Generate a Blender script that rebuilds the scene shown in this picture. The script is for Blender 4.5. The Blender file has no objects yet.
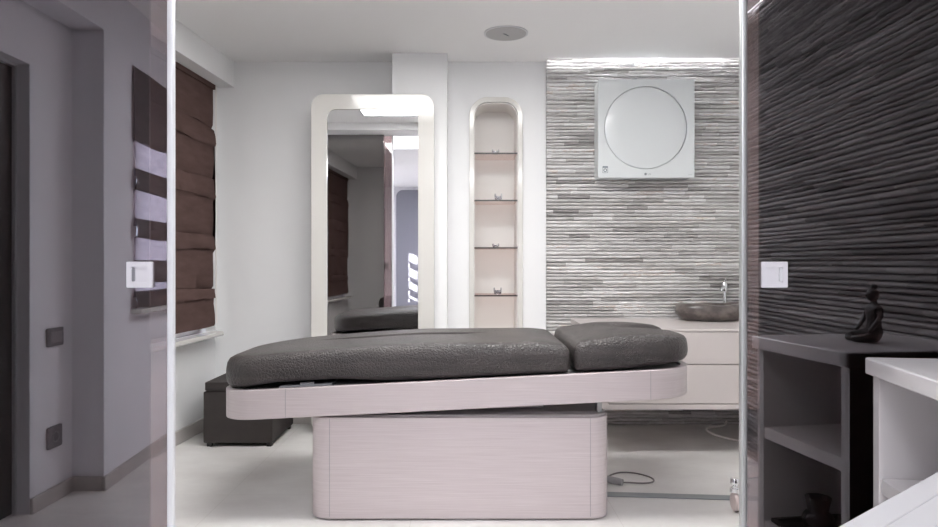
import bpy, bmesh, math, random
from mathutils import Vector, Matrix
random.seed(7)
SC = bpy.context.scene
COL = SC.collection
PI = math.pi
H = 2.5            # ceiling height
CAM = 1.1065       # camera height
DOOR_Y = 1.83      # plane of the sliding glass doors
BACK_Y = 4.772     # back wall
OFF = {}           # world position of every parent's origin


# ------------------------------------------------------------------ materials
def new_mat(name):
    m = bpy.data.materials.new(name)
    m.use_nodes = True
    nt = m.node_tree
    nt.nodes.clear()
    out = nt.nodes.new('ShaderNodeOutputMaterial')
    return m, nt, out


def coords(nt, scale=(1, 1, 1)):
    tc = nt.nodes.new('ShaderNodeTexCoord')
    mp = nt.nodes.new('ShaderNodeMapping')
    mp.inputs['Scale'].default_value = scale
    nt.links.new(tc.outputs['Object'], mp.inputs['Vector'])
    return mp.outputs['Vector']


def pm(name, col, rough=0.5, metal=0.0, var=None, vscale=(4, 4, 4), detail=4, bump=0.0, bscale=None,
       spec=0.5, coat=0.0, alpha=1.0, trans=0.0, ramp=(0.35, 0.65), bdist=0.002):
    """plain principled material, optionally mottled towards a second colour and bumped"""
    m, nt, out = new_mat(name)
    b = nt.nodes.new('ShaderNodeBsdfPrincipled')
    nt.links.new(b.outputs[0], out.inputs[0])
    b.inputs['Base Color'].default_value = (*col, 1)
    b.inputs['Roughness'].default_value = rough
    b.inputs['Metallic'].default_value = metal
    b.inputs['Specular IOR Level'].default_value = spec
    b.inputs['Coat Weight'].default_value = coat
    b.inputs['Coat Roughness'].default_value = 0.05
    b.inputs['Transmission Weight'].default_value = trans
    if var:
        n = nt.nodes.new('ShaderNodeTexNoise')
        n.inputs['Scale'].default_value = 1.0
        n.inputs['Detail'].default_value = detail
        nt.links.new(coords(nt, vscale), n.inputs['Vector'])
        r = nt.nodes.new('ShaderNodeValToRGB')
        r.color_ramp.elements[0].position = ramp[0]
        r.color_ramp.elements[1].position = ramp[1]
        r.color_ramp.elements[0].color = (*var, 1)
        r.color_ramp.elements[1].color = (*col, 1)
        nt.links.new(n.outputs['Fac'], r.inputs['Fac'])
        nt.links.new(r.outputs['Color'], b.inputs['Base Color'])
    if bump:
        n = nt.nodes.new('ShaderNodeTexNoise')
        n.inputs['Scale'].default_value = 1.0
        n.inputs['Detail'].default_value = 5
        nt.links.new(coords(nt, bscale or vscale), n.inputs['Vector'])
        bp = nt.nodes.new('ShaderNodeBump')
        bp.inputs['Strength'].default_value = bump
        bp.inputs['Distance'].default_value = bdist
        nt.links.new(n.outputs['Fac'], bp.inputs['Height'])
        nt.links.new(bp.outputs['Normal'], b.inputs['Normal'])
    return m


def leather(name, col, var, rough, scale, strength):
    m, nt, out = new_mat(name)
    b = nt.nodes.new('ShaderNodeBsdfPrincipled')
    nt.links.new(b.outputs[0], out.inputs[0])
    b.inputs['Roughness'].default_value = rough
    vec = coords(nt, scale)
    ns = nt.nodes.new('ShaderNodeTexNoise')
    ns.inputs['Scale'].default_value = 1.3
    nt.links.new(vec, ns.inputs['Vector'])
    add = nt.nodes.new('ShaderNodeMixRGB')
    add.blend_type = 'ADD'
    add.inputs['Fac'].default_value = 0.9
    nt.links.new(vec, add.inputs[1])
    nt.links.new(ns.outputs['Color'], add.inputs[2])
    v = nt.nodes.new('ShaderNodeTexVoronoi')
    v.feature = 'DISTANCE_TO_EDGE'
    v.inputs['Scale'].default_value = 1.0
    nt.links.new(add.outputs[0], v.inputs['Vector'])
    r = nt.nodes.new('ShaderNodeValToRGB')
    r.color_ramp.elements[0].position = 0.0
    r.color_ramp.elements[1].position = 0.22
    nt.links.new(v.outputs['Distance'], r.inputs['Fac'])
    bp = nt.nodes.new('ShaderNodeBump')
    bp.inputs['Strength'].default_value = strength
    bp.inputs['Distance'].default_value = 0.004
    nt.links.new(r.outputs['Color'], bp.inputs['Height'])
    nt.links.new(bp.outputs['Normal'], b.inputs['Normal'])
    n2 = nt.nodes.new('ShaderNodeTexNoise')
    n2.inputs['Scale'].default_value = 5
    n2.inputs['Detail'].default_value = 6
    r2 = nt.nodes.new('ShaderNodeValToRGB')
    r2.color_ramp.elements[0].position = 0.35
    r2.color_ramp.elements[1].position = 0.7
    r2.color_ramp.elements[0].color = (*col, 1)
    r2.color_ramp.elements[1].color = (*var, 1)
    nt.links.new(n2.outputs['Fac'], r2.inputs['Fac'])
    nt.links.new(r2.outputs['Color'], b.inputs['Base Color'])
    return m


def wood_white(name, c0, c1):
    """pale lacquered veneer with fine grain running along X"""
    m, nt, out = new_mat(name)
    b = nt.nodes.new('ShaderNodeBsdfPrincipled')
    nt.links.new(b.outputs[0], out.inputs[0])
    b.inputs['Roughness'].default_value = 0.32
    n = nt.nodes.new('ShaderNodeTexNoise')
    n.inputs['Scale'].default_value = 1.0
    n.inputs['Detail'].default_value = 6
    nt.links.new(coords(nt, (5, 5, 420)), n.inputs['Vector'])
    r = nt.nodes.new('ShaderNodeValToRGB')
    r.color_ramp.elements[0].position = 0.3
    r.color_ramp.elements[1].position = 0.7
    r.color_ramp.elements[0].color = (*c0, 1)
    r.color_ramp.elements[1].color = (*c1, 1)
    nt.links.new(n.outputs['Fac'], r.inputs['Fac'])
    nt.links.new(r.outputs['Color'], b.inputs['Base Color'])
    return m


def tinted_glass(name, refl, rcol, tcol, rough=0.0):
    """flat pane: mirror-like surface reflection over a tinted see-through body"""
    m, nt, out = new_mat(name)
    mix = nt.nodes.new('ShaderNodeMixShader')
    g = nt.nodes.new('ShaderNodeBsdfGlossy')
    g.inputs['Roughness'].default_value = rough
    g.inputs['Color'].default_value = (*rcol, 1)
    t = nt.nodes.new('ShaderNodeBsdfTransparent')
    t.inputs['Color'].default_value = (*tcol, 1)
    mix.inputs[0].default_value = refl
    nt.links.new(t.outputs[0], mix.inputs[1])
    nt.links.new(g.outputs[0], mix.inputs[2])
    nt.links.new(mix.outputs[0], out.inputs[0])
    return m


def emit(name, col, s):
    m, nt, out = new_mat(name)
    e = nt.nodes.new('ShaderNodeEmission')
    e.inputs['Color'].default_value = (*col, 1)
    e.inputs['Strength'].default_value = s
    nt.links.new(e.outputs[0], out.inputs[0])
    return m


def stone_mat(name, dark, mid, light, warm):
    m, nt, out = new_mat(name)
    b = nt.nodes.new('ShaderNodeBsdfPrincipled')
    nt.links.new(b.outputs[0], out.inputs[0])
    b.inputs['Roughness'].default_value = 0.8
    b.inputs['Specular IOR Level'].default_value = 0.2
    at = nt.nodes.new('ShaderNodeAttribute')
    at.attribute_name = 'block'
    r = nt.nodes.new('ShaderNodeValToRGB')
    cr = r.color_ramp
    cr.elements[0].position = 0.0
    cr.elements[0].color = (*dark, 1)
    cr.elements[1].position = 1.0
    cr.elements[1].color = (*light, 1)
    e = cr.elements.new(0.45)
    e.color = (*mid, 1)
    e = cr.elements.new(0.86)
    e.color = (*light, 1)
    e = cr.elements.new(0.93)
    e.color = (*warm, 1)
    n = nt.nodes.new('ShaderNodeTexNoise')
    n.inputs['Scale'].default_value = 1.0
    n.inputs['Detail'].default_value = 6
    nt.links.new(coords(nt, (14, 14, 90)), n.inputs['Vector'])
    mul = nt.nodes.new('ShaderNodeMath')
    mul.operation = 'MULTIPLY_ADD'
    mul.inputs[1].default_value = 0.75
    nt.links.new(n.outputs['Fac'], mul.inputs[0])
    sub = nt.nodes.new('ShaderNodeMath')
    sub.operation = 'SUBTRACT'
    sub.inputs[1].default_value = 0.375
    nt.links.new(at.outputs['Fac'], sub.inputs[0])
    nt.links.new(sub.outputs[0], mul.inputs[2])
    nt.links.new(mul.outputs[0], r.inputs['Fac'])
    nt.links.new(r.outputs['Color'], b.inputs['Base Color'])
    bp = nt.nodes.new('ShaderNodeBump')
    bp.inputs['Strength'].default_value = 0.6
    bp.inputs['Distance'].default_value = 0.004
    nt.links.new(n.outputs['Fac'], bp.inputs['Height'])
    nt.links.new(bp.outputs['Normal'], b.inputs['Normal'])
    return m


def floor_mat():
    m, nt, out = new_mat('floor_stone')
    b = nt.nodes.new('ShaderNodeBsdfPrincipled')
    nt.links.new(b.outputs[0], out.inputs[0])
    b.inputs['Roughness'].default_value = 0.38
    n = nt.nodes.new('ShaderNodeTexNoise')
    n.inputs['Scale'].default_value = 2.2
    n.inputs['Detail'].default_value = 8
    n.inputs['Roughness'].default_value = 0.6
    nt.links.new(coords(nt, (1, 1.6, 1)), n.inputs['Vector'])
    r = nt.nodes.new('ShaderNodeValToRGB')
    r.color_ramp.elements[0].position = 0.3
    r.color_ramp.elements[1].position = 0.68
    r.color_ramp.elements[0].color = (0.63, 0.605, 0.59, 1)
    r.color_ramp.elements[1].color = (0.77, 0.755, 0.74, 1)
    nt.links.new(n.outputs['Fac'], r.inputs['Fac'])
    br = nt.nodes.new('ShaderNodeTexBrick')
    br.offset = 0.0
    br.inputs['Scale'].default_value = 1.0
    br.inputs['Brick Width'].default_value = 0.9
    br.inputs['Row Height'].default_value = 0.9
    br.inputs['Mortar Size'].default_value = 0.0016
    br.inputs['Color1'].default_value = (1, 1, 1, 1)
    br.inputs['Color2'].default_value = (0.985, 0.985, 0.985, 1)
    br.inputs['Mortar'].default_value = (0.86, 0.85, 0.84, 1)
    nt.links.new(coords(nt), br.inputs['Vector'])
    mx = nt.nodes.new('ShaderNodeMixRGB')
    mx.blend_type = 'MULTIPLY'
    mx.inputs['Fac'].default_value = 1.0
    nt.links.new(r.outputs['Color'], mx.inputs[1])
    nt.links.new(br.outputs['Color'], mx.inputs[2])
    nt.links.new(mx.outputs[0], b.inputs['Base Color'])
    return m


def fabric(name, col, sheer=0.0, tl=0.0, var=None):
    m, nt, out = new_mat(name)
    d = nt.nodes.new('ShaderNodeBsdfDiffuse')
    n = nt.nodes.new('ShaderNodeTexNoise')
    n.inputs['Scale'].default_value = 1.0
    n.inputs['Detail'].default_value = 5
    nt.links.new(coords(nt, (10, 6, 22)), n.inputs['Vector'])
    r = nt.nodes.new('ShaderNodeValToRGB')
    r.color_ramp.elements[0].position = 0.3
    r.color_ramp.elements[1].position = 0.7
    v = var or tuple(c * 0.82 for c in col)
    r.color_ramp.elements[0].color = (*v, 1)
    r.color_ramp.elements[1].color = (*col, 1)
    nt.links.new(n.outputs['Fac'], r.inputs['Fac'])
    nt.links.new(r.outputs['Color'], d.inputs['Color'])
    last = d.outputs[0]
    if tl:
        t = nt.nodes.new('ShaderNodeBsdfTranslucent')
        nt.links.new(r.outputs['Color'], t.inputs['Color'])
        mx = nt.nodes.new('ShaderNodeMixShader')
        mx.inputs[0].default_value = tl
        nt.links.new(last, mx.inputs[1])
        nt.links.new(t.outputs[0], mx.inputs[2])
        last = mx.outputs[0]
    if sheer:
        t = nt.nodes.new('ShaderNodeBsdfTransparent')
        mx = nt.nodes.new('ShaderNodeMixShader')
        mx.inputs[0].default_value = sheer
        nt.links.new(last, mx.inputs[1])
        nt.links.new(t.outputs[0], mx.inputs[2])
        last = mx.outputs[0]
    nt.links.new(last, out.inputs[0])
    return m


M = {}
M['wall'] = pm('wall_paint', (0.865, 0.87, 0.875), 0.7, var=(0.85, 0.855, 0.86), vscale=(3, 3, 3), bump=0.05, bscale=(150, 150, 150))
M['ceil'] = pm('ceiling_paint', (0.87, 0.87, 0.87), 0.8)
M['front_wall'] = pm('front_wall_paint', (0.80, 0.795, 0.83), 0.7)
M['base'] = pm('baseboard_stone', (0.52, 0.49, 0.47), 0.45, var=(0.46, 0.43, 0.42), vscale=(6, 6, 6))
M['floor'] = floor_mat()
M['stone'] = stone_mat('split_stone', (0.29, 0.276, 0.272), (0.58, 0.565, 0.56), (0.80, 0.79, 0.79), (0.64, 0.55, 0.50))
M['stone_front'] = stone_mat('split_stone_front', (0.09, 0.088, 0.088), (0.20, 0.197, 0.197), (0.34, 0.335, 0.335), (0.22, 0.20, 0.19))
M['veneer'] = wood_white('pale_veneer', (0.485, 0.42, 0.425), (0.575, 0.515, 0.52))
M['darkgap'] = pm('dark_plate', (0.05, 0.05, 0.052), 0.5)
M['greyplate'] = pm('grey_plate', (0.30, 0.29, 0.295), 0.45)
M['taupe'] = pm('taupe_plate', (0.46, 0.41, 0.41), 0.45)
M['hide'] = leather('embossed_leather', (0.028, 0.024, 0.024), (0.060, 0.050, 0.048), 0.38, (68, 68, 68), 0.5)
M['ottoman'] = leather('brown_leather', (0.026, 0.020, 0.019), (0.034, 0.027, 0.025), 0.6, (240, 240, 240), 0.15)
M['ottoman_leg'] = pm('black_plastic', (0.012, 0.011, 0.011), 0.5)
M['gloss_white'] = pm('gloss_lacquer_white', (0.69, 0.675, 0.64), 0.14, coat=0.4, var=(0.68, 0.665, 0.63))
M['niche_in'] = pm('niche_lining', (0.85, 0.83, 0.805), 0.5)
M['mirror'] = pm('silvered_glass', (0.90, 0.90, 0.91), 0.0, metal=1.0)
M['glass_shelf'] = tinted_glass('tinted_shelf_glass', 0.06, (1, 1, 1), (0.90, 0.84, 0.82))
M['glass_edge'] = pm('shelf_glass_edge', (0.05, 0.045, 0.042), 0.15)
M['crystal'] = tinted_glass('clear_crystal', 0.35, (0.9, 0.9, 0.92), (0.80, 0.80, 0.82), 0.05)
M['pane'] = tinted_glass('door_glass', 0.18, (0.95, 0.955, 1.0), (0.49, 0.41, 0.40))
M['pane_fixed'] = tinted_glass('fixed_dark_glass', 0.28, (1, 0.96, 0.94), (0.16, 0.15, 0.15))
M['alu'] = pm('white_aluminium', (0.66, 0.67, 0.69), 0.35, metal=0.2)
M['alu_grey'] = pm('grey_aluminium', (0.48, 0.49, 0.49), 0.35, metal=0.8)
M['handle'] = pm('handle_white', (0.60, 0.59, 0.62), 0.35)
M['handle_slot'] = pm('handle_slot', (0.20, 0.20, 0.22), 0.4)
M['ac'] = pm('appliance_white', (0.68, 0.71, 0.72), 0.3, coat=0.3)
M['ink'] = pm('grey_print', (0.22, 0.25, 0.27), 0.5)
M['ink_light'] = pm('pale_print', (0.55, 0.58, 0.59), 0.5)
M['vanity'] = pm('vanity_lacquer', (0.60, 0.55, 0.535), 0.3)
M['marble'] = pm('dark_marble', (0.17, 0.145, 0.135), 0.28, var=(0.085, 0.072, 0.068), vscale=(16, 16, 26), detail=8, ramp=(0.38, 0.62), bump=0.2, bscale=(40, 40, 40))
M['chrome'] = pm('chrome', (0.82, 0.83, 0.85), 0.08, metal=1.0)
M['castor'] = pm('castor_tyre', (0.62, 0.52, 0.50), 0.3, spec=0.6)
M['seat'] = pm('stool_leather', (0.10, 0.09, 0.09), 0.4)
M['cord_white'] = pm('cord_white', (0.88, 0.85, 0.82), 0.5)
M['cord_grey'] = pm('cord_grey', (0.20, 0.18, 0.18), 0.5)
M['strip'] = pm('floor_strip_metal', (0.30, 0.32, 0.33), 0.45, metal=0.3)
M['brown'] = fabric('brown_blind_cloth', (0.135, 0.088, 0.080), var=(0.105, 0.068, 0.062))
M['front_dark'] = fabric('dark_blind_cloth', (0.22, 0.195, 0.20), tl=0.35)
M['front_sheer'] = fabric('sheer_blind_cloth', (0.78, 0.70, 0.78), sheer=0.5, tl=0.6, var=(0.60, 0.53, 0.60))
M['speaker'] = pm('speaker_grille', (0.44, 0.44, 0.44), 0.6, bump=0.3, bscale=(400, 400, 400))
M['white_desk'] = pm('desk_lacquer', (0.48, 0.475, 0.49), 0.3)
M['groove'] = pm('desk_joint', (0.36, 0.355, 0.37), 0.5)
M['cab_white'] = pm('cabinet_lacquer', (0.58, 0.56, 0.565), 0.3)
M['bronze'] = pm('dark_bronze', (0.016, 0.014, 0.014), 0.4)
M['black_glass'] = pm('smoked_glass', (0.02, 0.017, 0.018), 0.08)
M['door_dark'] = pm('dark_door_leaf', (0.045, 0.042, 0.042), 0.45, var=(0.035, 0.033, 0.033), vscale=(4, 4, 0.6))
M['switch'] = pm('switch_grey', (0.17, 0.165, 0.175), 0.35)
M['switch_face'] = pm('switch_face_grey', (0.26, 0.255, 0.27), 0.3)
M['slate'] = pm('slate_panel', (0.20, 0.20, 0.24), 0.35)
M['win_frame'] = pm('window_frame_white', (0.8, 0.8, 0.8), 0.4)
M['win_glass'] = tinted_glass('window_glass', 0.04, (1, 1, 1), (0.96, 0.97, 0.98))
M['lamp'] = emit('ceiling_lamp_diffuser', (1.0, 0.985, 0.97), 7.4)
M['lamp_front'] = emit('front_lamp_diffuser', (0.96, 0.95, 1.0), 1.35)
M['led'] = emit('led_strip', (0.97, 0.97, 1.0), 30.0)
M['led_front'] = emit('led_strip_front', (0.97, 0.97, 1.0), 14.0)
M['fill_rear'] = emit('rear_fill_emitter', (0.95, 0.95, 1.0), 9.0)  # glow of the added fill panel behind the camera


# ------------------------------------------------------------------ mesh building
def rpoly(x0, x1, y0, y1, r=(0, 0, 0, 0), n=8, ns=1):
    """rounded rectangle, counter-clockwise; radii for corners (x0y0, x1y0, x1y1, x0y1); ns extra pieces per straight"""
    if not isinstance(r, tuple):
        r = (r,) * 4
    cs = [(x0 + r[0], y0 + r[0], r[0], PI), (x1 - r[1], y0 + r[1], r[1], 1.5 * PI),
          (x1 - r[2], y1 - r[2], r[2], 0), (x0 + r[3], y1 - r[3], r[3], 0.5 * PI)]
    pts = []
    for k, (cx, cy, rr, a0) in enumerate(cs):
        arc = [(cx + rr * math.cos(a0 + 0.5 * PI * i / n), cy + rr * math.sin(a0 + 0.5 * PI * i / n)) for i in range(n + 1)]
        pts += arc
        nx = cs[(k + 1) % 4]
        b = (nx[0] + nx[2] * math.cos(nx[3]), nx[1] + nx[2] * math.sin(nx[3]))
        a = arc[-1]
        for i in range(1, ns):
            t = i / ns
            pts.append((a[0] + (b[0] - a[0]) * t, a[1] + (b[1] - a[1]) * t))
    return pts


class MB:
    def __init__(self):
        self.bm = bmesh.new()

    def face(self, vs):
        try:
            return self.bm.faces.new(vs)
        except ValueError:
            return None

    def box(self, x0, x1, y0, y1, z0, z1):
        v = [self.bm.verts.new((x, y, z)) for z in (z0, z1) for y in (y0, y1) for x in (x0, x1)]
        for f in ((0, 2, 3, 1), (4, 5, 7, 6), (0, 1, 5, 4), (2, 6, 7, 3), (0, 4, 6, 2), (1, 3, 7, 5)):
            self.face([v[i] for i in f])
        return self

    def _pt(self, axis, p, w):
        return {'z': (p[0], p[1], w), 'y': (p[0], w, p[1]), 'x': (w, p[0], p[1])}[axis]

    def prism(self, pts, axis, a, b):
        lo = [self.bm.verts.new(self._pt(axis, p, a)) for p in pts]
        hi = [self.bm.verts.new(self._pt(axis, p, b)) for p in pts]
        n = len(pts)
        for i in range(n):
            self.face([lo[i], lo[(i + 1) % n], hi[(i + 1) % n], hi[i]])
        self.face(lo[::-1])
        self.face(hi)
        return self

    def ring(self, outer, inner, axis, a, b):
        L = [[self.bm.verts.new(self._pt(axis, p, w)) for p in pts] for pts, w in
             ((outer, a), (outer, b), (inner, b), (inner, a))]
        n = len(outer)
        for k in range(4):
            A, B = L[k], L[(k + 1) % 4]
            for i in range(n):
                self.face([A[i], A[(i + 1) % n], B[(i + 1) % n], B[i]])
        return self

    def loft(self, loops, cap0=True, cap1=True):
        R = [[self.bm.verts.new(p) for p in lp] for lp in loops]
        n = len(loops[0])
        for A, B in zip(R, R[1:]):
            for i in range(n):
                self.face([A[i], A[(i + 1) % n], B[(i + 1) % n], B[i]])
        if cap0:
            self.face(R[0][::-1])
        if cap1:
            self.face(R[-1])
        return self

    def lathe(self, prof, c, n=28, sx=1.0, sy=1.0, axis='z'):
        loops = []
        for r, h in prof:
            lp = []
            for i in range(n):
                a = 2 * PI * i / n
                u, v = r * math.cos(a) * sx, r * math.sin(a) * sy
                lp.append({'z': (c[0] + u, c[1] + v, c[2] + h), 'y': (c[0] + u, c[1] + h, c[2] + v),
                           'x': (c[0] + h, c[1] + u, c[2] + v)}[axis])
            loops.append(lp)
        return self.loft(loops)

    def tube(self, pts, r, n=10, smooth=0):
        P = [Vector(p) for p in pts]
        for _ in range(smooth):
            Q = [P[0]]
            for a, b in zip(P, P[1:]):
                Q += [a.lerp(b, 0.25), a.lerp(b, 0.75)]
            P = Q + [P[-1]]
        rs = r if isinstance(r, (list, tuple)) else [r] * len(P)
        loops = []
        up = Vector((0, 0, 1))
        for i, p in enumerate(P):
            d = (P[min(i + 1, len(P) - 1)] - P[max(i - 1, 0)]).normalized()
            s = d.cross(up)
            if s.length < 1e-3:
                s = d.cross(Vector((0, 1, 0)))
            s.normalize()
            t = s.cross(d)
            loops.append([tuple(p + (s * math.cos(2 * PI * k / n) + t * math.sin(2 * PI * k / n)) * rs[i]) for k in range(n)])
        return self.loft(loops)

    def obj(self, name, mat, parent=None, fmap=None, bevel=0.0, smooth=True, angle=35, seg=2):
        bm = self.bm
        if fmap:
            for v in bm.verts:
                v.co = Vector(fmap(*v.co))
        bmesh.ops.recalc_face_normals(bm, faces=bm.faces)
        if parent is None:
            xs = [v.co.x for v in bm.verts]
            ys = [v.co.y for v in bm.verts]
            zs = [v.co.z for v in bm.verts]
            o = Vector(((min(xs) + max(xs)) / 2, (min(ys) + max(ys)) / 2, min(zs)))
        else:
            o = OFF[parent.name]
        bmesh.ops.translate(bm, verts=bm.verts, vec=-o)
        me = bpy.data.meshes.new(name)
        bm.to_mesh(me)
        bm.free()
        if smooth:
            me.shade_smooth()
            me.set_sharp_from_angle(angle=math.radians(angle))
        me.materials.append(mat)
        ob = bpy.data.objects.new(name, me)
        COL.objects.link(ob)
        if parent is None:
            ob.location = o
        else:
            ob.parent = parent
        OFF[ob.name] = o
        if bevel:
            b = ob.modifiers.new('edge', 'BEVEL')
            b.width = bevel
            b.segments = seg
            b.limit_method = 'ANGLE'
        return ob


def thing(name, label, cat, loc, group=None):
    o = bpy.data.objects.new(name, None)
    o.empty_display_size = 0.05
    COL.objects.link(o)
    o.location = loc
    OFF[o.name] = Vector(loc)
    o['label'] = label
    o['category'] = cat
    if group:
        o['group'] = group
    return o


def tag(o, label, cat, group=None):
    o['label'] = label
    o['category'] = cat
    if group:
        o['group'] = group
    return o


def struct(o, label, cat):
    o['kind'] = 'structure'
    o['label'] = label
    o['category'] = cat
    return o


def B(*a):
    return MB().box(*a)


def XL(y):                       # plane of the back room's left wall (a little out of square)
    return -1.753 + 0.06 * (y - BACK_Y)


def XF(y):                       # plane of the front room's left wall
    return -1.782 + 0.08 * (y - 0.294)


# ------------------------------------------------------------------ the setting
struct(B(-2.6, 2.1, -3.75, 4.95, -0.12, 0.0).obj('floor', M['floor'], smooth=False), 'pale cream stone floor running through both rooms', 'floor')

c = MB()
c.box(-2.6, 0.5325, -3.75, 5.2, H, H + 0.12)
c.box(0.5325, 1.545, -3.75, 4.69, H, H + 0.12)
c.box(1.545, 2.1, 1.9, 4.69, H, H + 0.12)
c.box(1.60, 2.1, -3.75, 1.9, H, H + 0.12)
c.box(1.545, 1.60, -3.75, 1.9, H + 0.075, H + 0.12)
c.box(0.5325, 2.1, 4.69, 5.2, H + 0.075, H + 0.12)
struct(c.obj('ceiling', M['ceil'], smooth=False), 'plain white ceiling with a lit slot along the stone wall', 'ceiling')

# back wall with the arched niche cut in it
NX0, NX1, NTOP, NBOT, NR = 0.031, 0.340, 2.222, 0.42, 0.10
NDEPTH = 0.27
hole = rpoly(NX0, NX1, NBOT, NTOP, (0.01, 0.01, NR, NR), 8)
bw = MB()
ov = [bw.bm.verts.new((x, BACK_Y, z)) for x, z in ((-2.3, -0.02), (2.1, -0.02), (2.1, H + 0.12), (-2.3, H + 0.12))]
hv = [bw.bm.verts.new((x, BACK_Y, z)) for x, z in hole]
ed = [bw.bm.edges.new((L[i], L[(i + 1) % len(L)])) for L in (ov, hv) for i in range(len(L))]
bmesh.ops.triangle_fill(bw.bm, use_beauty=True, use_dissolve=False, edges=ed)
hb = [bw.bm.verts.new((x, BACK_Y + NDEPTH + 0.02, z)) for x, z in hole]
for i in range(len(hv)):
    bw.face([hv[i], hv[(i + 1) % len(hv)], hb[(i + 1) % len(hv)], hb[i]])
bw.face(hb)
bwo = bw.obj('wall_back', M['wall'], smooth=False)
struct(bwo, 'white back wall of the treatment room', 'wall')

struct(B(-0.51, -0.146, 4.57, BACK_Y - 0.001, 0, H - 0.001).obj('wall_pilaster', M['wall'], smooth=False),
       'white pilaster standing out of the back wall behind the mirror', 'wall')

# left wall of the treatment room, window opening between y 3.45 and 4.62
lw = MB()
for (y0, y1, z0, z1) in ((1.905, 3.45, 0, H), (4.62, BACK_Y - 0.001, 0, H), (3.45, 4.62, 0, 0.64), (3.45, 4.62, 2.32, H)):
    lw.box(-0.12, 0, y0, y1, z0, z1)
struct(lw.obj('wall_left', M['wall'], fmap=lambda x, y, z: (XL(y) + x, y, z), smooth=False), 'white left wall of the treatment room', 'wall')
struct(B(0.001, 0.132, 1.96, BACK_Y - 0.002, 2.323, H - 0.001).obj('wall_bulkhead', M['wall'], fmap=lambda x, y, z: (XL(y) + x, y, z), smooth=False),
       'white boxed bulkhead along the ceiling above the brown blind', 'wall')
struct(B(1.87, 1.99, 1.905, BACK_Y - 0.001, 0, H + 0.07).obj('wall_right', M['wall'], smooth=False), 'white right wall of the treatment room', 'wall')
w = thing('window_1', 'window in the left wall behind the brown blind', 'window', (XL(4.0) - 0.08, 4.0, 0.66))
w['kind'] = 'structure'
fr = MB()
fr.ring(rpoly(3.452, 4.618, 0.642, 2.318, 0.0, 1), rpoly(3.51, 4.56, 0.70, 2.26, 0.0, 1), 'x', -0.10, -0.05)
fr.obj('window_frame', M['win_frame'], w, fmap=lambda x, y, z: (XL(y) + x, y, z), smooth=False)
B(-0.08, -0.074, 3.505, 4.565, 0.695, 2.265).obj('glass_pane', M['win_glass'], w, fmap=lambda x, y, z: (XL(y) + x, y, z), smooth=False)
s = B(0.0, 0.095, 3.35, 4.69, 0.618, 0.648).obj('window_sill', M['gloss_white'], w, fmap=lambda x, y, z: (XL(y) + x, y, z), bevel=0.008)

# baseboards
struct(B(0.001, 0.014, 1.96, BACK_Y - 0.016, 0, 0.085).obj('baseboard_left', M['base'], fmap=lambda x, y, z: (XL(y) + x, y, z), bevel=0.002),
       'grey stone skirting along the left wall below the window', 'baseboard')
struct(B(-1.752, -0.512, BACK_Y - 0.014, BACK_Y - 0.001, 0, 0.085).obj('baseboard_back', M['base'], bevel=0.002),
       'grey stone skirting along the back wall behind the ottoman', 'baseboard')

# front room: alcove wall, left wall, stone side wall, wall behind
fl = MB()
fl.box(-2.06, -1.936, 0.294, 0.62, 0, 2.247)                   # alcove wall with the switch
fl.box(-2.06, -1.936, 1.50, 1.90, 0, 2.247)
fl.box(-2.06, -1.936, 0.62, 1.50, 1.985, 2.247)
fl.box(-2.06, -1.78, 0.294, 1.90, 2.247, H)                    # lintel over the alcove
struct(fl.obj('wall_alcove', M['front_wall'], smooth=False), 'shadowed alcove wall with door, mirrored in the dark glass door', 'wall')
f2 = MB()
WY0, WY1, WZ0, WZ1 = -0.95, -0.10, 0.87, 2.13
for (y0, y1, z0, z1) in ((WY1, 0.293, 0, H), (-3.57, WY0, 0, H), (WY0, WY1, 0, WZ0), (WY0, WY1, WZ1, H)):
    f2.box(-0.05, 0, y0, y1, z0, z1)
f2.box(-0.30, -0.0505, 0.22, 0.293, 0, H)
struct(f2.obj('wall_front_left', M['front_wall'], fmap=lambda x, y, z: (XF(y) + x, y, z), smooth=False),
       'lavender white wall with window, mirrored in the dark glass door', 'wall')
struct(B(-2.25, 1.66, -3.70, -3.571, 0, H).obj('wall_front', M['front_wall'], smooth=False), 'lavender white far wall of the front room', 'wall')
w2 = thing('window_2', 'front room window behind the striped blind', 'window', (XF(-0.5) - 0.05, -0.5, 0.86))
w2['kind'] = 'structure'
fm = lambda x, y, z: (XF(y) + x, y, z)
MB().ring(rpoly(WY0 + .002, WY1 - .002, WZ0 + .002, WZ1 - .002, 0.0, 1), rpoly(WY0 + 0.03, WY1 - 0.03, WZ0 + 0.03, WZ1 - 0.03, 0.0, 1), 'x', -0.045, -0.02).obj('window_frame', M['win_frame'], w2, fmap=fm, smooth=False)
B(0.0, 0.06, WY0 - 0.07, WY1 + 0.08, WZ0 - 0.035, WZ0 - 0.008).obj('window_sill', M['gloss_white'], w2, fmap=fm, bevel=0.006)
b1 = MB()
b1.box(-1.935, -1.921, 0.31, 0.62, 0, 0.07)
b1.box(-1.935, -1.785, 0.294 + .001, 0.309, 0, 0.07)
struct(b1.obj('baseboard_alcove', M['base'], bevel=0.002), 'stone skirting turning the alcove corner, mirrored in dark glass', 'baseboard')
struct(B(0.001, 0.015, -3.57, 0.309, 0, 0.07).obj('baseboard_front', M['base'], fmap=fm, bevel=0.002),
       'stone skirting below the mirrored window', 'baseboard')
d3 = thing('door_3', 'dark brown door leaf in the alcove, mirrored at the left of the glass door', 'door', (-2.03, 1.06, 0))
d3['kind'] = 'structure'
B(-2.045, -2.002, 0.637, 1.483, 0.008, 1.968).obj('door_leaf', M['door_dark'], d3, bevel=0.003)
MB().ring(rpoly(0.621, 1.499, -0.02, 1.984, 0.0, 1), rpoly(0.633, 1.487, -0.05, 1.972, 0.0, 1), 'x', -2.058, -1.99).obj('door_frame', M['alu'], d3, smooth=False)
dh = MB()
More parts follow.
